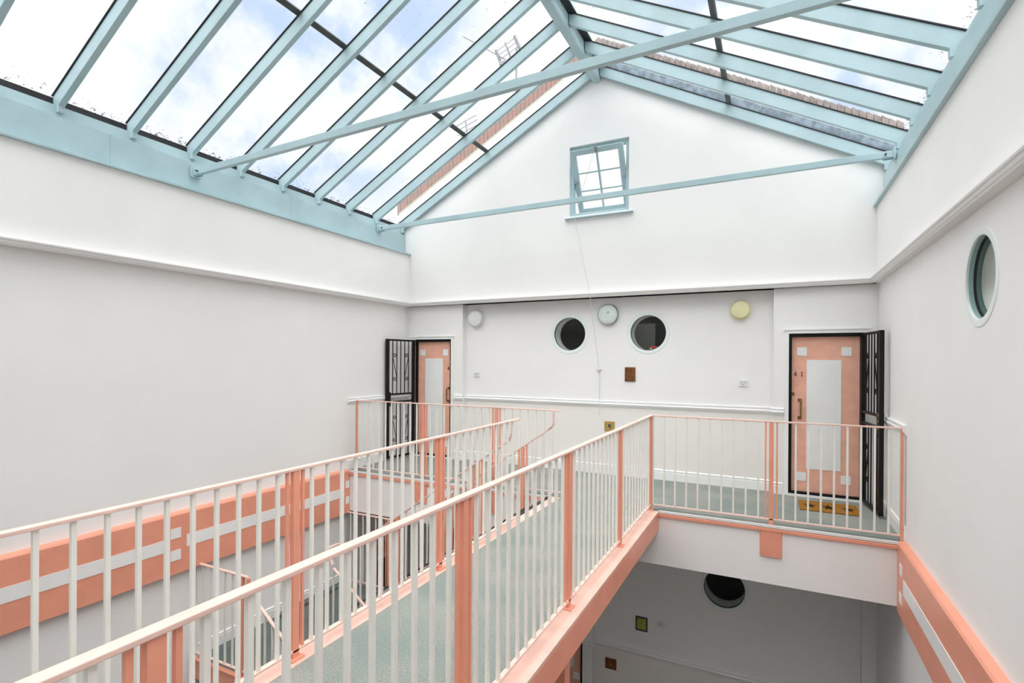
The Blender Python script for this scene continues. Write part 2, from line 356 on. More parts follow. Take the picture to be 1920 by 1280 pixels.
# ------------------------------------------------------------------ skylight
sk = thing('skylight', 'pitched glass skylight on pale teal rafters over the whole well', 'skylight', (XM, 3, 3.64))
RY = [7.595]+[6.91-.63*i for i in range(0, 14)]
RW = .052
for s in (-1, 1):
    xe = XM+s*3.70; xi = XM+s*.07
    for y in RY:
        b = bm_new()
        xs = XM+s*3.59
        pts = [(xi, roofz(xi)), (xs, roofz(xs)), (xs, 4.03), (xe, 4.03), (xe, roofz(xe)+.155), (xi, roofz(xi)+.155)]
        prism(b, pts, 'y', y-RW/2, y+RW/2)
        r = obj('rafter', b, TEAL, sk, bevel=.003)
        b = bm_new(); d = Vector((xe-xi, 0, roofz(xe)-roofz(xi)))
        beam(b, (xi, y, roofz(xi)+.160), (xe, y, roofz(xe)+.160), .074, .010)
        obj('gasket', b, GASK, r)
        b = bm_new(); box(b, XM+s*.075, XM+s*.085, y-.045, y+.045, roofz(XM+s*.08)+.01, roofz(XM+s*.08)+.14)
        obj('bracket', b, TEAL, r, bevel=.002)
    # eaves: ledge, deep beam, set-back upper board, rubber strip
    b = bm_new(); x0 = XLU if s < 0 else XRU
    box(b, x0-s*.04, x0+s*.34, YN, YU+.015, 3.618, 3.645); obj('eaves_ledge', b, TEAL, sk, bevel=.003)
    b = bm_new(); xb = XM+s*3.59
    for a, c in ((YN, .3), (.302, 2.9), (2.902, 5.1), (5.102, YU)): box(b, xb, xb+s*.16, a, c, 3.645, 3.985)
    obj('eaves_beam', b, TEAL, sk)
    b = bm_new(); box(b, xb+s*.045, xb+s*.16, YN, YU, 3.985, 4.10); obj('eaves_board', b, TEAL, sk)
    b = bm_new(); box(b, xb+s*.10, xb+s*.14, YN, YU, 4.10, roofz(xb+s*.12)+.150); obj('eaves_strip', b, GASK, sk)
    # mid-slope glazing bar
    b = bm_new(); xp = XM+s*1.86; n = Vector((s*K, 0, 1)).normalized()
    beam(b, (xp, YN, roofz(xp)+.165), (xp, YU, roofz(xp)+.165), .062, .024, up=n); obj('glazing_bar', b, DGREY, sk)
    # ridge shadow strip: black fill for the dark gap either side of the ridge beam
    b = bm_new(); box(b, XM+s*.072, XM+s*.15, YN, YU, roofz(XM+s*.12)+.150, roofz(XM+s*.12)+.19); obj('ridge_shade_strip', b, GASK, sk)
    # panes
    ys = sorted(RY+[YN, YU])
    for a, c in zip(ys, ys[1:]):
        if c-a < .1: continue
        for x0, x1 in ((.10, 1.86), (1.86, 3.80)):
            xa, xc = XM+s*x0, XM+s*x1; b = bm_new()
            za, zc = roofz(xa)+.172, roofz(xc)+.172
            v = [b.verts.new(p) for p in ((xa, a, za), (xc, a, zc), (xc, c, zc), (xa, c, za))]; b.faces.new(v)
            obj('pane', b, ROOFG, sk)
b = bm_new(); prism(b, [(XM-.062, 5.955), (XM-.05, 5.935), (XM+.05, 5.935), (XM+.062, 5.955), (XM+.062, 6.20), (XM-.062, 6.20)], 'y', YN, YU-.02)
obj('ridge_beam', b, TEAL, sk, bevel=.004)
b = bm_new(); prism(b, [(XM-.16, 6.13), (XM, 6.24), (XM+.16, 6.13), (XM+.16, 6.15), (XM, 6.265), (XM-.16, 6.15)], 'y', YN, YU); obj('ridge_cap', b, TEAL, sk)
# tie rods between the eaves, bolted to brackets
for y, z0, z1 in ((3.76, 3.87, 3.985), (6.91, 3.945, 3.985), (.61, 3.87, 3.985)):
    b = bm_new(); beam(b, (-5.99, y, z0), (1.18, y, z1), .05, .072); r = obj('tie_bar', b, TEAL, sk, bevel=.003)
    for x, z in ((-5.985, z0), (1.165, z1)):
        sg = 1 if x < 0 else -1; b = bm_new()
        box(b, x, x+sg*.012, y-.06, y+.06, z-.06, z+.07); box(b, x, x+sg*.10, y+.027, y+.035, z-.045, z+.045)
        obj('end_plate', b, TEAL, r)
        b = bm_new(); x += sg*.085; tube(b, [(x, y-.05, z), (x, y+.05, z)], .010, 8); obj('bolt', b, DGREY, r)

# parapet outside: lead flashing, render and tiles on the gable, seen through the glass
def roofstrip(name, mt, s, o0, o1, y0, y1, x0, x1):
    b = bm_new(); xa, xc = XM+s*x0, XM+s*x1
    prism(b, [(xa, roofz(xa)+o0), (xc, roofz(xc)+o0), (xc, roofz(xc)+o1), (xa, roofz(xa)+o1)], 'y', y0, y1); return b
pp = thing('parapet', 'tiled and rendered gable parapet outside the skylight glass', 'parapet', (XM, YU+.1, 6.1))
for s, lead, top_ in ((-1, .205, .385), (1, .295, .44)):
    obj('render', roofstrip('r', RENDER, s, lead, top_+.02, YU+.002, YU+.27, 0, 3.75), RENDER, pp)
    obj('flashing', roofstrip('r', LEAD, s, .170, lead, YU-.02, YU+.26, 0, 3.75), LEAD, pp)
    n = 50; b = bm_new(); L = 3.80
    for i in range(n):
        x0 = L*i/n; x1 = L*(i+.93)/n; dxz = .006 if i % 2 else 0
        xa, xc = XM+s*x0, XM+s*x1
        h0, h1 = (top_+.02, top_+.20) if s < 0 else (top_+.0, top_+.160)
        pts = [(xa, roofz(xa)+h0+dxz), (xc, roofz(xc)+h0-.004+dxz), (xc, roofz(xc)+h1-.006+dxz), (xa, roofz(xa)+h1+.010+dxz)]
        prism(b, pts, 'y', YU+.02-.002*(i % 3), YU+.34)
    o = obj('roof_tiles', b, TILE if s < 0 else TILEG, pp); o['label'] = 'red clay tiles' if s < 0 else 'weathered grey brown tiles'
# aerials on the roofs beyond
def antenna(label, mast, boom, bars, loc, small=1.0):
    t = thing('tv_antenna', label, 'antenna', loc)
    b = bm_new(); tube(b, mast, .028, 8); obj('mast', b, ALU, t)
    b = bm_new(); tube(b, boom, .018, 6); obj('boom', b, ALU, t)
    for p, q, r in bars:
        b = bm_new(); tube(b, [p, q], r, 6); obj('element', b, ALU, t)
    return t
Y = 13.0
t = antenna('larger rooftop television aerial with a gridded reflector seen through the glass', [(-6.41, Y, 4.6), (-6.415, Y, 10.4)], [(-8.16, Y, 11.195), (-6.42, Y+.05, 9.93)],
    [((-7.06, Y, 10.50), (-6.87, Y+.1, 9.93), .045), ((-6.77, Y, 10.64), (-6.57, Y+.1, 10.05), .024), ((-6.47, Y, 10.74), (-6.26, Y+.1, 10.2), .05)]
    + [((-7.06+.05*i, Y+.02, 10.47-.13*i), (-6.43+.05*i, Y+.02, 10.72-.13*i), .009) for i in range(5)], (-6.41, Y, 6.6))
b = bm_new(); box(b, -6.92, -6.62, Y-.08, Y+.08, 9.98, 10.12); obj('junction_box', b, ALU, t, bevel=.03)
antenna('smaller rooftop television aerial lower down beside the gable', [(-8.81, Y+1, 4.4), (-8.81, Y+1, 8.9)], [(-8.81, Y+1, 8.62), (-7.7, Y+.9, 8.40)],
    [((-8.06, Y, 8.72), (-7.96, Y, 8.12), .022)]+[((-8.40+.04*i, Y, 8.60-.14*i), (-7.70+.04*i, Y, 8.80-.14*i), .012) for i in range(4)], (-8.81, Y+1, 6.4))
b = bm_new(); pts = []
for i in range(13):
    a = i/12; pts.append((-.6+1.75*a, 2.62+.02*a, 5.33-K*(a*1.75)+.05+.10*(a-.0)**2+.02))
tube(b, pts, .022, 8); tag(obj('roof_cable', b, ALU), 'grey cable lying on the glass near the top right corner', 'cable')

# ------------------------------------------------------------------ gable window
wn = thing('window_1', 'teal pivot window with six panes, its top tilted inward', None, ((WX0+WX1)/2, YU, WZ0), kind='structure')
b = bm_new(); holed(b, rect(WX0, WX1, WZ0, WZ1), [rect(WX0+.055, WX1-.055, WZ0+.05, WZ1-.055)], 'y', YU+.045, YU+.135); obj('window_frame', b, TEAL, wn)
b = bm_new(); prism(b, [(YU+.05, WZ0-.005), (YU-.055, WZ0-.035), (YU-.055, WZ0-.05), (YU+.05, WZ0-.05)], 'x', WX0-.06, WX1+.07); obj('window_sill', b, TEAL, wn, bevel=.003)
sash = bpy.data.objects.new('sash', None); S.collection.objects.link(sash); sash.parent = wn
def tilt(b, zc=4.49, yc=YU+.10, a=math.radians(28)):
    bmesh.ops.rotate(b, verts=b.verts[:], cent=(0, yc, zc), matrix=Matrix.Rotation(a, 3, 'X'))
sx0, sx1, sz0, sz1 = WX0+.060, WX1-.060, WZ0+.055, WZ1-.060
b = bm_new(); holed(b, rect(sx0, sx1, sz0, sz1), [rect(sx0+.078, sx1-.078, sz0+.080, sz1-.078)], 'y', YU+.075, YU+.125); tilt(b)
fr = obj('sash', b, TEAL, wn, bevel=.003); bpy.data.objects.remove(sash)
fr.name = 'sash'
gx0, gx1, gz0, gz1 = sx0+.078, sx1-.078, sz0+.080, sz1-.078
b = bm_new(); xm = (gx0+gx1)/2; box(b, xm-.012, xm+.012, YU+.08, YU+.12, gz0, gz1)
for i in (1, 2):
    z = gz0+(gz1-gz0)*i/3; box(b, gx0, gx1, YU+.084, YU+.116, z-.010, z+.010)
tilt(b); obj('mullion', b, TEAL, fr)
b = bm_new(); v = [b.verts.new((x, YU+.10, z)) for x, z in ((gx0, gz0), (gx1, gz0), (gx1, gz1), (gx0, gz1))]; b.faces.new(v); tilt(b); obj('pane', b, PANE, fr)
b = bm_new(); box(b, xm-.02, xm+.02, YU+.045, YU+.08, sz1-.06, sz1+.01); tilt(b); obj('latch', b, CHROME, fr)
for x0, x1 in ((WX0+.03, WX0+.11), (WX1-.10, WX1-.02)):
    b = bm_new(); box(b, x0, x1, YU+.055, YU+.085, 4.475, 4.505); tube(b, [(x0, YU+.07, 4.49), (x1, YU+.07, 4.49)], .013, 8); obj('pivot', b, CHROME, wn)

# pull cord and its cleat
b = bm_new()
tp = Vector((xm, YU-.17, 4.90)); cords = [(tp, Vector((-2.73, YU-.065, 3.93)), 0.0), (Vector((-2.73, YU-.065, 3.93)), Vector((-2.47, YU-.10, 2.74)), .01), (Vector((-2.47, YU-.10, 2.74)), Vector((-2.385, YB-.03, 1.59)), .01), (Vector((-2.375, YB-.03, 1.58)), Vector((-2.372, YB-.04, .88)), .0)]
for a, c, sg in cords: tube(b, [a.lerp(c, i/10)+Vector((0, 0, -sg*math.sin(math.pi*i/10))) for i in range(11)], .0035, 6)
tag(obj('pull_cord', b, ROPE), 'thin white cord hanging from the pivot window to the wall cleat', 'cord')
t = thing('cleat', 'small metal cord cleat on the wall between the portholes', 'cleat', (-2.39, YB, 1.583))
b = bm_new(); box(b, -2.405, -2.375, YB-.02, YB, 1.574, 1.592); obj('base', b, CHROME, t, bevel=.003)
b = bm_new(); tube(b, [(-2.43, YB-.03, 1.592), (-2.41, YB-.024, 1.583), (-2.37, YB-.024, 1.583), (-2.35, YB-.03, 1.592)], .007, 8); obj('horn', b, CHROME, t)

# ------------------------------------------------------------------ portholes
def porthole(name, label, ax, wallc, dr, cu, cz, r, ring, depth, rin, pmat=TEALP, rev=TEAL, inner=False):
    """ax 'y': back wall facing -Y; ax 'x': right wall facing -X; dr = direction into the wall"""
    c = (cu, wallc, cz) if ax == 'y' else (wallc, cu, cz); A = (0, dr, 0) if ax == 'y' else (dr, 0, 0)
    t = thing(name, label, None, c, kind='structure')
    b = bm_new(); lathe(b, c, A, [(r-.002, .01), (r-.002, -.003), (r+.004, -.005), (ring-.004, -.004), (ring, .0), (ring, .01)], 96); obj('ring', b, pmat, t, smooth=True)
    b = bm_new(); lathe(b, c, A, [(r-.001, .0), (r-.003, depth)] if inner else [(r-.001, .0), (r-.001, depth), (rin, depth), (rin, depth+.03), (r-.001, depth+.03)], 96); obj('reveal', b, rev, t, smooth=True)
    pd = depth+.012
    if inner:   # deep opening casement behind a dark rubber gap
        b = bm_new(); lathe(b, c, A, [(r-.001, depth+.002), (r-.010, depth+.003), (r-.010, depth+.014), (r-.001, depth+.014)], 96); obj('seal', b, GASK, t, smooth=True)
        b = bm_new(); lathe(b, c, A, [(r-.001, depth+.014), (r-.018, depth+.015), (r-.020, depth+.034), (r-.028, depth+.036), (r-.001, depth+.037)], 96); obj('casement', b, DARKT, t, smooth=True)
        pd = depth+.032
    b = bm_new(); lathe(b, c, A, [(0, pd), (rin-.004, pd)], 64); obj('pane', b, PANE, t)
    return t
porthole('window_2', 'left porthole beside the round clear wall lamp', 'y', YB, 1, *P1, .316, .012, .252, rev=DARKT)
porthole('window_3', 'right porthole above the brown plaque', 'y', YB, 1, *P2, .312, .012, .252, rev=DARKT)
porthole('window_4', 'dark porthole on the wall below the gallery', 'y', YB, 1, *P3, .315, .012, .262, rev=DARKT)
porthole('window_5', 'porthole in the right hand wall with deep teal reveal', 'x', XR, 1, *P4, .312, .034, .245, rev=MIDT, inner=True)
# rooms behind the portholes
def room(name, x0, x1, y0, y1, z0, z1, mt, open_face):
    b = bm_new(); box(b, x0, x1, y0, y1, z0, z1)
    bmesh.ops.recalc_face_normals(b, faces=b.faces[:])
    for f in list(b.faces):
        n = f.normal
        if (open_face == '-y' and n.y < -.9) or (open_face == '-x' and n.x < -.9): b.faces.remove(f)
    return struct(name, b, mt)
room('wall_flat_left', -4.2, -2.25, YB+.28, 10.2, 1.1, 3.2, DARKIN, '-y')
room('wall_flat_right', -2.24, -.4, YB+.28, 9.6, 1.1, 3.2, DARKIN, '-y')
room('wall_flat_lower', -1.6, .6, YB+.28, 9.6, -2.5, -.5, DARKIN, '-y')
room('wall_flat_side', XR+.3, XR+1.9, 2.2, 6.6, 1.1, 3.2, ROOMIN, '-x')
b = bm_new(); box(b, -2.05, -1.68, YB+.65, YB+.70, 1.3, 2.33); struct('door_5', b, ROOMIN)
b = bm_new(); box(b, XR+.31, XR+1.89, 6.52, 6.60, 2.52, 2.57); struct('trim_13', b, MIDT)
lamp = bpy.data.lights.new('added_room_fill', 'POINT'); lo = bpy.data.objects.new('added_room_fill', lamp); S.collection.objects.link(lo); lo.location = (XR+1.1, 4.4, 2.9); lamp.energy = 22; lamp.shadow_soft_size = .12  # added light in the unseen room, brightens the view through the side porthole
# red toy car on the sill of the right porthole
t = thing('toy_car', 'tiny red toy car just inside the right porthole', 'toy', (-1.60, YB+.1, 1.905))
o = one('sill_board', DARKIN, -1.9, -1.4, YB+.105, YB+.27, 1.90, 1.905); o.name = 'trim_14'; o['kind'] = 'structure'
b = bm_new(); prism(b, [(-1.66, 1.915), (-1.52, 1.915), (-1.52, 1.935), (-1.55, 1.94), (-1.565, 1.958), (-1.62, 1.958), (-1.635, 1.94), (-1.66, 1.935)], 'y', YB+.13, YB+.19); obj('body', b, REDP, t, bevel=.004)
for x in (-1.635, -1.545):
    b = bm_new(); tube(b, [(x, YB+.125, 1.917), (x, YB+.195, 1.917)], .013, 12); obj('wheel', b, WHITEP, t)

# ------------------------------------------------------------------ things on the back wall
def bulkhead(label, x, z, r, lens, rim, h, dot=False):
    t = thing('wall_lamp', label, 'wall lamp', (x, YB, z))
    b = bm_new(); lathe(b, (x, YB, z), (0, -1, 0), [(0, 0), (r, 0), (r, h*.55), (r*.97, h*.62), (r*.9, h*.62)], 64); obj('rim', b, rim, t, smooth=True)
    b = bm_new(); lathe(b, (x, YB, z), (0, -1, 0), [(r*.93, h*.5), (r*.92, h*.8), (r*.85, h*.93), (r*.6, h), (0, h*1.04)], 64); obj('lamp_lens', b, lens, t, smooth=True)
    if dot:
        b = bm_new(); lathe(b, (x+.01, YB, z+.03), (0, -1, 0), [(0, h*1.12), (.012, h*1.1), (.014, h)], 24); obj('screw', b, CHROME, t, smooth=True)
    return t
bulkhead('white round wall lamp nearest the door numbered 40', -4.572, 2.447, .145, WHITEP, WHITEP, .09)
bulkhead('round wall lamp with chrome rim between the two portholes', -2.25, 2.433, .158, MINTG, CHROME, .075, True)
bulkhead('yellowed round wall lamp nearest the door numbered 41', -.40, 2.435, .128, CREAM, CREAM, .085)
def plate(name, label, cat, x0, x1, z0, z1, mt, th=.012, y=YB):
    t = thing(name, label, cat, ((x0+x1)/2, y, (z0+z1)/2)); o = one('plate', mt, x0, x1, y-th, y, z0, z1, t, bevel=.003); return t
t = plate('wall_plaque', 'brown wooden plaque on the wall below the right porthole', 'plaque', -1.992, -1.835, 1.424, 1.636, BROWN, .018)
one('panel', BROWN, -1.98, -1.895, YB-.024, YB-.016, 1.50, 1.62, t); one('panel', BROWN, -1.98, -1.895, YB-.024, YB-.016, 1.44, 1.485, t)
def socket(label, x, z, y=YB, wd=.11, ht=.085):
    t = plate('wall_socket', label, 'socket', x-wd/2, x+wd/2, z-ht/2, z+ht/2, WHITEP, .014, y)
    for dx, dz_ in ((-.02, .012), (.02, .012), (0, -.015)): one('screw', DGREY, x+dx-.005, x+dx+.005, y-.018, y-.013, z+dz_-.005, z+dz_+.005, t)
    return t
socket('white square socket under the white lamp on the left', -4.575, 1.483)
socket('white square socket under the yellowed lamp', -.36, 1.433)
t = plate('light_switch', 'brass switch plate low between the portholes', 'switch', -2.305, -2.145, .655, .808, BRASSL)
one('rocker', DGREY, -2.245, -2.200, YB-.02, YB-.010, .715, .765, t, bevel=.003)
t = thing('wall_vent', 'small white perforated vent low on the back wall', 'vent', (-1.755, YB, .43))
one('plate', WHITEP, -1.84, -1.67, YB-.008, YB-.003, .385, .475, t)
for i in range(4):
    one('slot', DGREY, -1.825+.037*i, -1.810+.037*i, YB-.011, YB-.007, .398, .410, t)
t = plate('notice_plate', 'olive green framed plate on the dim wall under the gallery', 'plate', -1.80, -1.64, -2.26, -2.065, GREENP, .01)
b = bm_new(); holed(b, rect(-1.808, -1.632, -2.268, -2.057), [rect(-1.785, -1.655, -2.245, -2.08)], 'y', YB-.016, YB-.009); obj('rim', b, DGREY, t)
socket('dim white socket beside the olive plate under the gallery', -1.447, -2.11, wd=.12, ht=.08)
t = plate('switch_box', 'dark brown switch box below the lower dado rail', 'switch', -2.268, -2.095, -2.955, -2.795, BROWN, .02)
one('knob', BRASS, -2.20, -2.16, YB-.03, YB-.018, -2.90, -2.86, t, bevel=.004)

# ------------------------------------------------------------------ doors
def digit(b, ch, x, z, h, y):
    w_ = h*.58; t = h*.14
    def seg(p, q, wd=t): beam(b, (x+p[0]*w_, y, z+p[1]*h), (x+q[0]*w_, y, z+q[1]*h), .006, wd, up=(0, 0, 1)) if abs(p[0]-q[0]) > 1e-3 else box(b, x+p[0]*w_-wd/2, x+p[0]*w_+wd/2, y-.003, y+.003, z+p[1]*h, z+q[1]*h)
    if ch == '4': seg((.72, 0), (.72, 1)); seg((0, .30), (1, .30), t*.8); seg((0, .30), (.72, 1), t*.7); seg((.45, .03), (1, .03), t*.5)
    if ch == '1': seg((.5, 0), (.5, 1)); seg((.2, .03), (.8, .03), t*.5); seg((.2, .82), (.5, .97), t*.6)
    if ch == '0':
        c = (x+w_*.5, y, z+h*.5); n = 20
        for k in range(n):
            a0, a1 = 2*math.pi*k/n, 2*math.pi*(k+1)/n
            pts = [(c[0]+rx*w_*math.cos(a), c[2]+rz*h*math.sin(a)) for rx, rz, a in ((.5, .5, a0), (.5, .5, a1), (.28, .40, a1), (.28, .40, a0))]
            prism(b, pts, 'y', y-.003, y+.003)
def flat_door(name, label, x0, x1, z0, ztop, num, hx, side, inv=1):
    """x0..x1 clear opening in the bay wall"""
    t = thing(name, label, None, ((x0+x1)/2, YD+.06, z0), kind='structure')
    b = bm_new(); holed(b, [(x0, z0+.02), (x1, z0+.02), (x1, ztop), (x0, ztop)], [rect(x0+.035, x1-.035, z0+.055, ztop-.045)], 'y', YD+.005, YD+.05); obj('door_frame', b, BLACK, t)
    lf = one('door_leaf', SALWOOD, x0+.004, x1-.004, YD+.052, YD+.095, z0+.05, ztop-.006, t)
    yf = YD+.052; W = x1-x0
    pc = x0+W*.485; 
    one('door_panel', GLOSSW, pc-.19, pc+.19, yf-.006, yf+.001, z0+.352, z0+1.755, t)['label'] = 'long white panel'
    for cx in (pc-.245, pc+.245):
        for cz in (z0+1.863, z0+.246): one('door_panel', GLOSSW, cx-.054, cx+.054, yf-.006, yf+.001, cz-.055, cz+.055, t)['label'] = 'small white square'
    # architrave
    b = bm_new(); aw = .052
    for a, dp in ((aw, .014), (.018, .022)):
        holed(b, [(x0-a, z0), (x0-.001, z0), (x0-.001, ztop+.001), (x1+.001, ztop+.001), (x1+.001, z0), (x1+a, z0), (x1+a, ztop+a), (x0-a, ztop+a)], [], 'y', YD-dp, YD+.001)
    box(b, x0-.06, x1+.06, YD-.028, YD+.001, ztop+aw-.008, ztop+aw+.006)
    obj('architrave', b, GLOSSW, t)
    one('threshold', GLOSSW, x0-.03, x1+.03, YD-.03, YD+.05, z0, z0+.024, t)
    if num:
        b = bm_new(); x = num[1]
        for ch in num[0]: digit(b, ch, x, z0+num[2], .058, yf-.005); x += num[3]
        o = obj('door_number', b, BROWN, t); o['label'] = 'number '+num[0]
    # pull handle
    b = bm_new(); tube(b, [(hx, yf, z0+1.235), (hx, yf-.035, z0+1.235), (hx+side*.012, yf-.05, z0+1.225), (hx+side*.012, yf-.05, z0+1.015), (hx, yf-.035, z0+1.005), (hx, yf, z0+1.005)], .011, 10)
    box(b, hx-.022, hx+.022, yf-.008, yf, z0+1.215, z0+1.255); box(b, hx-.022, hx+.022, yf-.008, yf, z0+.985, z0+1.025)
    obj('door_handle', b, BRASS, t)
    b = bm_new(); lx = hx-side*.078; lathe(b, (lx, yf, z0+1.31), (0, -1, 0), [(0, .012), (.02, .010), (.024, 0)], 24); obj('lock', b, BRASS, t)
    return t
flat_door('door_1', 'salmon pink flat door numbered 41 at the right of the gallery', .185, 1.0, 0, 2.095, ('41', .245, 1.545, .075), .312, 1)
flat_door('door_2', 'salmon pink flat door numbered 40 at the left of the gallery', -5.80, -5.025, 0, 2.095, ('40', -5.135, 1.555, .052), -5.112, -1)
# lower doors
dz_ = LOW
t = flat_door('door_3', 'dim salmon flat door under the gallery left of the brown switch box', -3.36, -2.595, LOW, -1.52, None, -3.2, 1)
for c in list(t.children):
    if c.name.startswith('door_panel'): bpy.data.objects.remove(c)
one('door_panel', GLOSSW, -3.14, -2.767, YD+.045, YD+.053, -3.06, -1.75, t)['label'] = 'long white panel'
for cx in (-2.71, -3.22): one('door_panel', GLOSSW, cx-.05, cx+.05, YD+.045, YD+.053, -3.225, -3.125, t)['label'] = 'small white square'
t = thing('door_4', 'dark glazed red framed door on the left wall under the gallery', None, (XL, 7.15, LOW), kind='structure')
b = bm_new(); holed(b, rect(6.78, 7.55, LOW, -1.40), [rect(6.86, 7.47, -2.25, -1.66)], 'x', XL-.002, XL+.035); obj('door_leaf', b, SALWOOD, t)
one('door_panel', BLACK, XL, XL+.02, 6.86, 7.47, -2.25, -1.66, t)['label'] = 'black glazed panel'
one('trim', GLOSSW, XL+.03, XL+.045, 6.80, 7.53, -1.615, -1.585, t)

# ------------------------------------------------------------------ iron security gates
def scroll(b, P, u0, z0, z1, flip):
    """S scroll between bars: two spirals joined by a diagonal; P(u,z) -> point"""
    for zc, a0 in ((z1, 0), (z0, math.pi)):
        pts = []
        for k in range(30):
            a = a0+k/29*2.5*math.pi; rr = .040-.029*k/29
            pts.append(P(u0+flip*rr*math.cos(a), zc+rr*math.sin(a)))
        tube(b, pts, .006, 6)
    tube(b, [P(u0+flip*.040, z1), P(u0+flip*.036, z1-.05), P(u0-flip*.036, z0+.05), P(u0-flip*.040, z0)], .006, 6)
def gate(label, hinge, ang, W, mirror):
    t = thing('security_gate', label, 'gate', (hinge[0], hinge[1], .03))
    d = Vector((math.cos(ang), math.sin(ang), 0)); n = Vector((-d.y, d.x, 0)); h = Vector((hinge[0], hinge[1], 0))
    def P(u, z, o=0): return h+d*u+n*o+Vector((0, 0, z))
    def post(b, u0, u1, z0, z1, th=.03):
        v = [b.verts.new(P(u, z, o)) for u in (u0, u1) for o in (-th/2, th/2) for z in (z0, z1)]
        for f in ((0, 1, 3, 2), (4, 6, 7, 5), (0, 4, 5, 1), (2, 3, 7, 6), (0, 2, 6, 4), (1, 5, 7, 3)): b.faces.new([v[i] for i in f])
    b = bm_new(); post(b, 0, .045, .03, 2.085, .04); post(b, W-.055, W, .03, 2.085, .045)
    post(b, 0, W, 2.055, 2.085); post(b, 0, W, 1.115, 1.145); post(b, 0, W, .985, 1.012); post(b, 0, W, .03, .062)
    obj('frame', b, BLACK, t, bevel=.002)
    nb = 5
    us = [.045+(W-.10)*(i+1)/(nb+1) for i in range(nb)]
    for u in us:
        b = bm_new(); post(b, u-.006, u+.006, 1.14, 2.06, .012); obj('bar', b, BLACK, t)
        b = bm_new(); post(b, u-.006, u+.006, .06, .99, .012); obj('bar', b, BLACK, t)
    for ua, ub, fl in ((us[0], us[1], 1), (us[3], us[4], -1)):
        for z0, z1 in ((1.40, 1.80), (.34, .72)):
            b = bm_new(); scroll(b, P, (ua+ub)/2, z0, z1, fl*mirror); obj('scroll', b, BLACK, t)
    b = bm_new(); post(b, W-.085, W-.05, .93, 1.17, .05); obj('lock_box', b, BLACK, t)
    if mirror > 0:
      b = bm_new(); lathe(b, P(W-.03, 1.07, 0), n, [(0, -.034), (.016, -.032), (.017, 0), (.016, .032), (0, .034)], 20); post(b, W-.045, W-.012, 1.13, 1.16, .06); post(b, W-.045, W-.012, .98, 1.01, .06)
      o = obj('lock', b, BRASS, t); o['label'] = 'brass lock'
    for z in (1.93, 1.20, .22):
        b = bm_new(); tube(b, [P(-.012, z-.04), P(-.012, z+.04)], .013, 8); obj('hinge', b, BLACK, t)
    return t
a41 = math.atan2(6.96-7.665, 1.078-.985)
gate('open black iron gate beside the doormat, seen nearly edge on with brass lock', (.985, 7.672), a41, .70, 1)
gate('open black iron gate in the far left corner, its scrolls seen face on', (-5.815, 7.672), math.atan2(7.03-7.665, -5.915+5.815), .65, -1)
# doormat with three stars
t = thing('doormat', 'brown coir doormat with dark stars before the door numbered 41', 'doormat', (.60, 7.2, 0))
b = bm_new(); box(b, .29, .90, 6.97, 7.43, .0, .016); obj('mat', b, COIR, t, bevel=.006)
for cx in (.40, .595, .79):
    b = bm_new(); pts = []
    for k in range(10):
        r = .072 if k % 2 == 0 else .030; a = math.pi/2+k*math.pi/5
        pts.append((cx+r*math.cos(a), 7.17+r*1.6*math.sin(a)))
    prism(b, pts, 'z', .0155, .0185); obj('star', b, COIRD, t)

# ------------------------------------------------------------------ footbridge
t = thing('footbridge', 'carpeted footbridge on salmon steel beams crossing the well', 'footbridge', (-1.86, 3, -.22))
BL0, BL1, BR0, BR1 = -2.55, -2.388, -1.338, -1.17
b = bm_new(); box(b, BL1-.002, BR0+.002, -.03, 6.17, -.06, .0); obj('deck', b, CARPET, t)
for x0, x1, web in ((BR0, BR1, BR1), (BL0, BL1, BL0)):
    b = bm_new(); sg = 1 if web > -2 else -1
    box(b, x0, x1, -.02, 6.158, -.024, -.004 if sg > 0 else .004); o = obj('top_flange', b, FLANGE, t, bevel=.002); o['label'] = 'top flange with its sky sheen painted in'
    b = bm_new(); box(b, web-sg*.012, web, -.02, 6.158, -.21, -.024); box(b, x0, x1, -.02, 6.158, -.225, -.208)
    o = obj('side_beam', b, SALMON, t, bevel=.002)
b = bm_new(); box(b, BL1, BR0, 0, 6.15, -.10, -.061); obj('soffit', b, SALMON, t)
b = bm_new(); box(b, BL0-.004, BL0+.055, 5.12, 6.13, -.045, .006); o = obj('nosing', b, GASK, t); o['label'] = 'black stair nosing'
# lower post carrying the bridge
b = bm_new(); box(b, -1.36, -1.26, 3.36, 3.46, LOW, -.226); tag(obj('steel_column', b, SALMON, bevel=.003), 'salmon steel column standing under the footbridge', 'column')

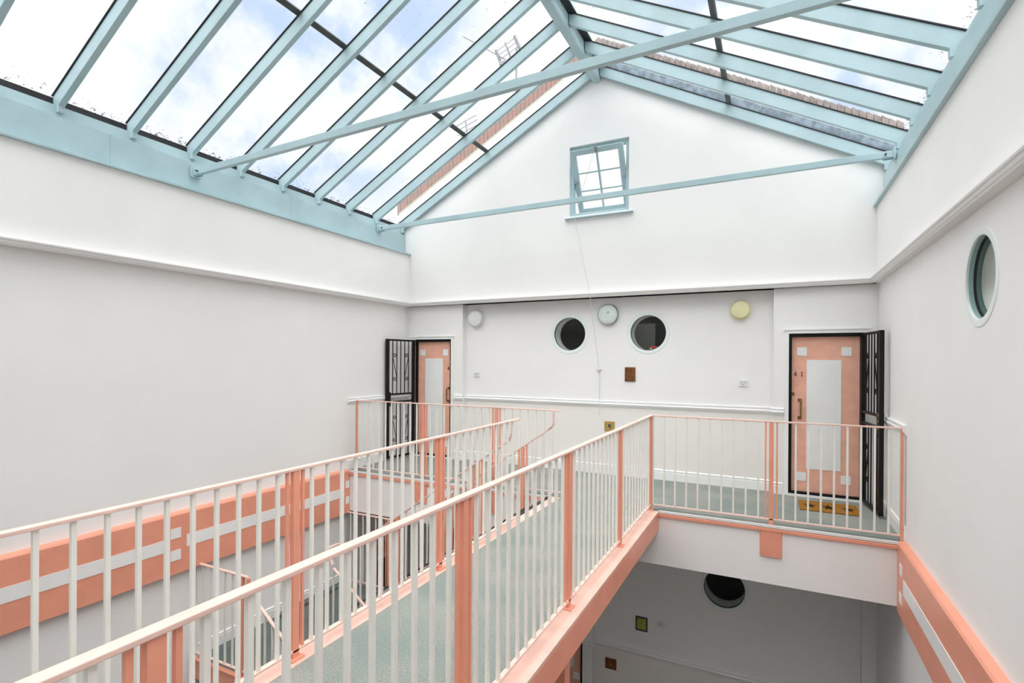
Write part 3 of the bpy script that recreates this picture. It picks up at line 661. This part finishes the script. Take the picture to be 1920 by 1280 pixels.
# ------------------------------------------------------------------ railings
RH = 1.10
def rail_run(name, label, p0, p1, posts, ends=(), z_rail=RH, z_bot=.075, group=None, foot=None, base_box=None, end_posts=(), step=.12, caps=True, xtra=0.0, post_low=None, hw=.044):
    """p0,p1: floor-level ends; posts: distances of main posts; balusters fill each bay"""
    p0, p1 = Vector(p0), Vector(p1); H = Vector((p1.x-p0.x, p1.y-p0.y, 0)); L = H.length; d = H/L; sl = (p1.z-p0.z)/L
    t = thing(name, label, 'railing', p0, group=group)
    def at(s, z=0): return p0+d*s+Vector((0, 0, sl*s+z))
    n = Vector((-d.y, d.x, 0))
    def stick(b, s, wa, wn_, z0, z1):
        c = at(s); v = [b.verts.new(Vector((c.x, c.y, 0))+d*a+n*o+Vector((0, 0, z))) for a in (-wa/2, wa/2) for o in (-wn_/2, wn_/2) for z in (c.z+z0, c.z+z1)]
        for f in ((0, 1, 3, 2), (4, 6, 7, 5), (0, 4, 5, 1), (2, 3, 7, 6), (0, 2, 6, 4), (1, 5, 7, 3)): b.faces.new([v[i] for i in f])
    b = bm_new(); beam(b, at(-xtra, z_rail-.008), at(L+xtra, z_rail-.008), hw, .016); obj('handrail', b, SALPALE, t, bevel=.003)
    b = bm_new(); beam(b, at(0, z_bot), at(L, z_bot), .030, .014); obj('bottom_rail', b, SALPALE, t, bevel=.002)
    lowz = foot if foot is not None else 0
    for s in posts:
        b = bm_new(); stick(b, s, .044, .030, lowz, z_rail-.016)
        p = obj('post', b, SALMON, t, bevel=.002)
        b = bm_new(); stick(b, s, .09, .075, lowz, lowz+.010); obj('base_plate', b, SALMON, p, bevel=.002)
        if base_box is not None:
            b = bm_new(); c = at(s); x0, x1, z0, z1, yf, yb = c.x-.117, c.x+.117, -.345, -.050, c.y-base_box, c.y-base_box+.055
            v = [b.verts.new(q) for q in ((x0+.02, yf, z0+.02), (x1-.02, yf, z0+.02), (x1-.02, yf, z1-.02), (x0+.02, yf, z1-.02), (x0, yb, z0), (x1, yb, z0), (x1, yb, z1), (x0, yb, z1))]
            for f in ((0, 1, 2, 3), (4, 7, 6, 5), (0, 4, 5, 1), (1, 5, 6, 2), (2, 6, 7, 3), (3, 7, 4, 0)): b.faces.new([v[i] for i in f])
            obj('bracket_box', b, SALMON, p)
        for e in (-.054, .054):
            if 0 <= s+e <= L:
                b = bm_new(); stick(b, s+e, .016, .016, z_bot, z_rail-.016); o = obj('end_bar', b, SALMON, t)
    for s in end_posts:
        b = bm_new(); stick(b, s, .022, .035, lowz, z_rail-.016); obj('post', b, SALMON, t)
    marks = sorted([0 if 0 not in posts else 0]+list(posts)+[L])
    for a, c in zip(marks, marks[1:]):
        if c-a < .16: continue
        k = max(1, round((c-a)/step)); dd = (c-a)/k
        for i in range(0 if (a == 0 and a not in posts and 0 not in end_posts) else 1, k):
            s = a+dd*i
            if min([abs(s-q) for q in list(posts)+list(end_posts)]+[9]) < .05: continue
            b = bm_new(); stick(b, s, .018, .018, z_bot+.006, z_rail-.016); obj('baluster', b, BAL, t)
    return t
# right side of the bridge
XRR, XLR = -1.275, -2.452
rail_run('railing', 'long bridge railing nearest the camera on the right edge of the footbridge', (XRR, -.66, 0), (XRR, 6.245, 0), [1.37, 2.723, 4.11, 5.49, 6.86], foot=-.006, z_bot=.05)
rail_run('railing', 'bridge railing on the left edge of the footbridge ending at the stair opening', (XLR, -.66, 0), (XLR, 5.06, 0), [1.37, 2.79, 4.25], foot=.004, z_bot=.05, xtra=.03)
rail_run('railing', 'gallery railing on the right, above the pink bracket box, before the doormat', (XRR+.03, 6.20, 0), (1.13, 6.20, 0), [1.235], foot=-.05, base_box=.065, end_posts=(2.365,), z_bot=.055, hw=.036)
rail_run('railing', 'gallery railing on the left, before the pink door in the far left corner', (-5.81, 6.205, 0), (-2.40, 6.205, 0), [1.28, 2.48], foot=-.05, base_box=.070, end_posts=(0.01,), z_bot=.055, hw=.036)
# stair flights
def flight(name, label, xa, xb, za, zb, y0, y1, n):
    t = thing(name, label, 'staircase', ((xa+xb)/2, (y0+y1)/2, min(za, zb)))
    rise = (zb-za)/n; go = (xb-xa)/(n-1) if n > 1 else 0; sg = 1 if xb > xa else -1
    for i in range(1, n):
        x = xa+go*(i-1); z = za+rise*i; b = bm_new()
        box(b, x, x+go+sg*.02, y0+.03, y1-.03, z-.03, z); box(b, x+go-sg*.001, x+go+sg*.016, y0+.03, y1-.03, z+rise, z-.03) if i < n-1 else None
        obj('tread', b, CARPETD, t)
        b = bm_new(); box(b, x+go-sg*.004, x+go+sg*.026, y0+.03, y1-.03, z-.012, z+.003); obj('nosing', b, GASK, t)
    for y in (y0, y1-.03):
        b = bm_new(); prism(b, [(xa, za-.02), (xb, zb-.02+0*rise), (xb, zb-.26), (xa, za-.26)], 'y', y, y+.03); obj('stringer', b, SALMON, t)
    return t
flight('staircase', 'upper stair flight falling from the bridge to the half landing', -2.56, -4.96, 0, LAND, 5.06, 6.125, 10)
flight('staircase', 'lower stair flight falling from the half landing to the floor below', -4.95, -2.3, LAND, LOW, 3.80, 4.86, 11)
sl = 1.73/2.48
rail_run('railing', 'stair railing on the near side of the upper flight', (-4.98, 5.04, -1.70), (-2.53, 5.04, -.02), [.93, 2.04], z_rail=.90, z_bot=.07, hw=.034)
rail_run('railing', 'stair railing on the far side of the upper flight', (-4.98, 6.09, -1.70), (-2.47, 6.09, .0), [.98, 2.10], z_rail=.90, z_bot=.07, hw=.034)
for y, x, lb in ((5.04, -2.51, 'salmon upright linking near stair rail to bridge handrail'), (6.09, -2.455, 'salmon upright linking far stair rail to gallery handrail')):
    b = bm_new(); beam(b, (x-.06, y, .865), (x-.015, y, .90), .034, .016); beam(b, (x-.015, y, .895), (x, y, .93), .034, .016); beam(b, (x, y, .92), (x, y, 1.094), .016, .034, up=(0, 1, 0))
    tag(obj('handrail_upright', b, SALPALE), lb, 'handrail')
rail_run('railing', 'stair railing on the near side of the lower flight', (-4.93, 3.80, -1.75), (-2.35, 3.80, -3.60), [1.15, 2.3], z_rail=.86, z_bot=.07, hw=.034)
rail_run('railing', 'stair railing on the far side of the lower flight', (-4.93, 4.88, -1.75), (-2.35, 4.88, -3.60), [1.15, 2.3], z_rail=.86, z_bot=.07, hw=.034)
# half landing
t = thing('stair_landing', 'half landing with dark carpet and salmon edge along the left wall', 'landing', (-5.45, 4.9, LAND-.25))
b = bm_new(); box(b, XL+.001, -4.97, 3.80, 6.13, LAND-.05, LAND); obj('deck', b, CARPETD, t)
b = bm_new(); box(b, XL+.002, -4.955, 3.765, 3.80, LAND-.235, LAND-.004); box(b, -4.985, -4.955, 3.80, 5.05, LAND-.235, LAND-.051); box(b, XL+.002, -4.955, 3.745, 3.80, LAND-.012, LAND+.002); obj('edge_beam', b, SALMON, t, bevel=.002)
b = bm_new(); box(b, -5.0, -4.95, 3.80, 6.13, LAND-.045, LAND+.004); obj('nosing', b, GASK, t)
b = bm_new(); box(b, XL+.001, -4.99, 3.82, 6.13, LAND-.09, LAND-.051); obj('soffit', b, PLASTER, t)
b = bm_new(); prism(b, [(XL+.018, 4.95), (-5.87, 4.86), (-5.84, 4.94), (-5.84, 6.13), (XL+.018, 6.13)], 'z', LAND, LAND+.035)
tag(obj('carpet_strip', b, CARPETD, bevel=.004), 'dark carpet strip lying along the wall on the half landing', 'carpet')
rail_run('railing', 'short railing across the near end of the half landing', (XL+.02, 3.785, LAND), (-5.07, 3.785, LAND), [], end_posts=(.80, .89), z_bot=.055, hw=.036, foot=-.02)
rail_run('railing', 'short railing across the far end of the half landing', (XL+.02, 6.12, LAND), (-4.97, 6.12, LAND), [.87], end_posts=(.98,), z_bot=.055, hw=.036, foot=-.02)
b = bm_new(); beam(b, (-5.02, 4.86, -.66), (-5.02, 5.06, -.66), .04, .016); beam(b, (-5.02, 4.86, -.665), (-4.93, 4.86, -.85), .04, .016); beam(b, (-5.02, 5.06, -.665), (-4.97, 5.04, -.80), .04, .016)
tag(obj('handrail_return', b, SALPALE), 'pale handrail turn joining the two stair flights at the landing', 'handrail')
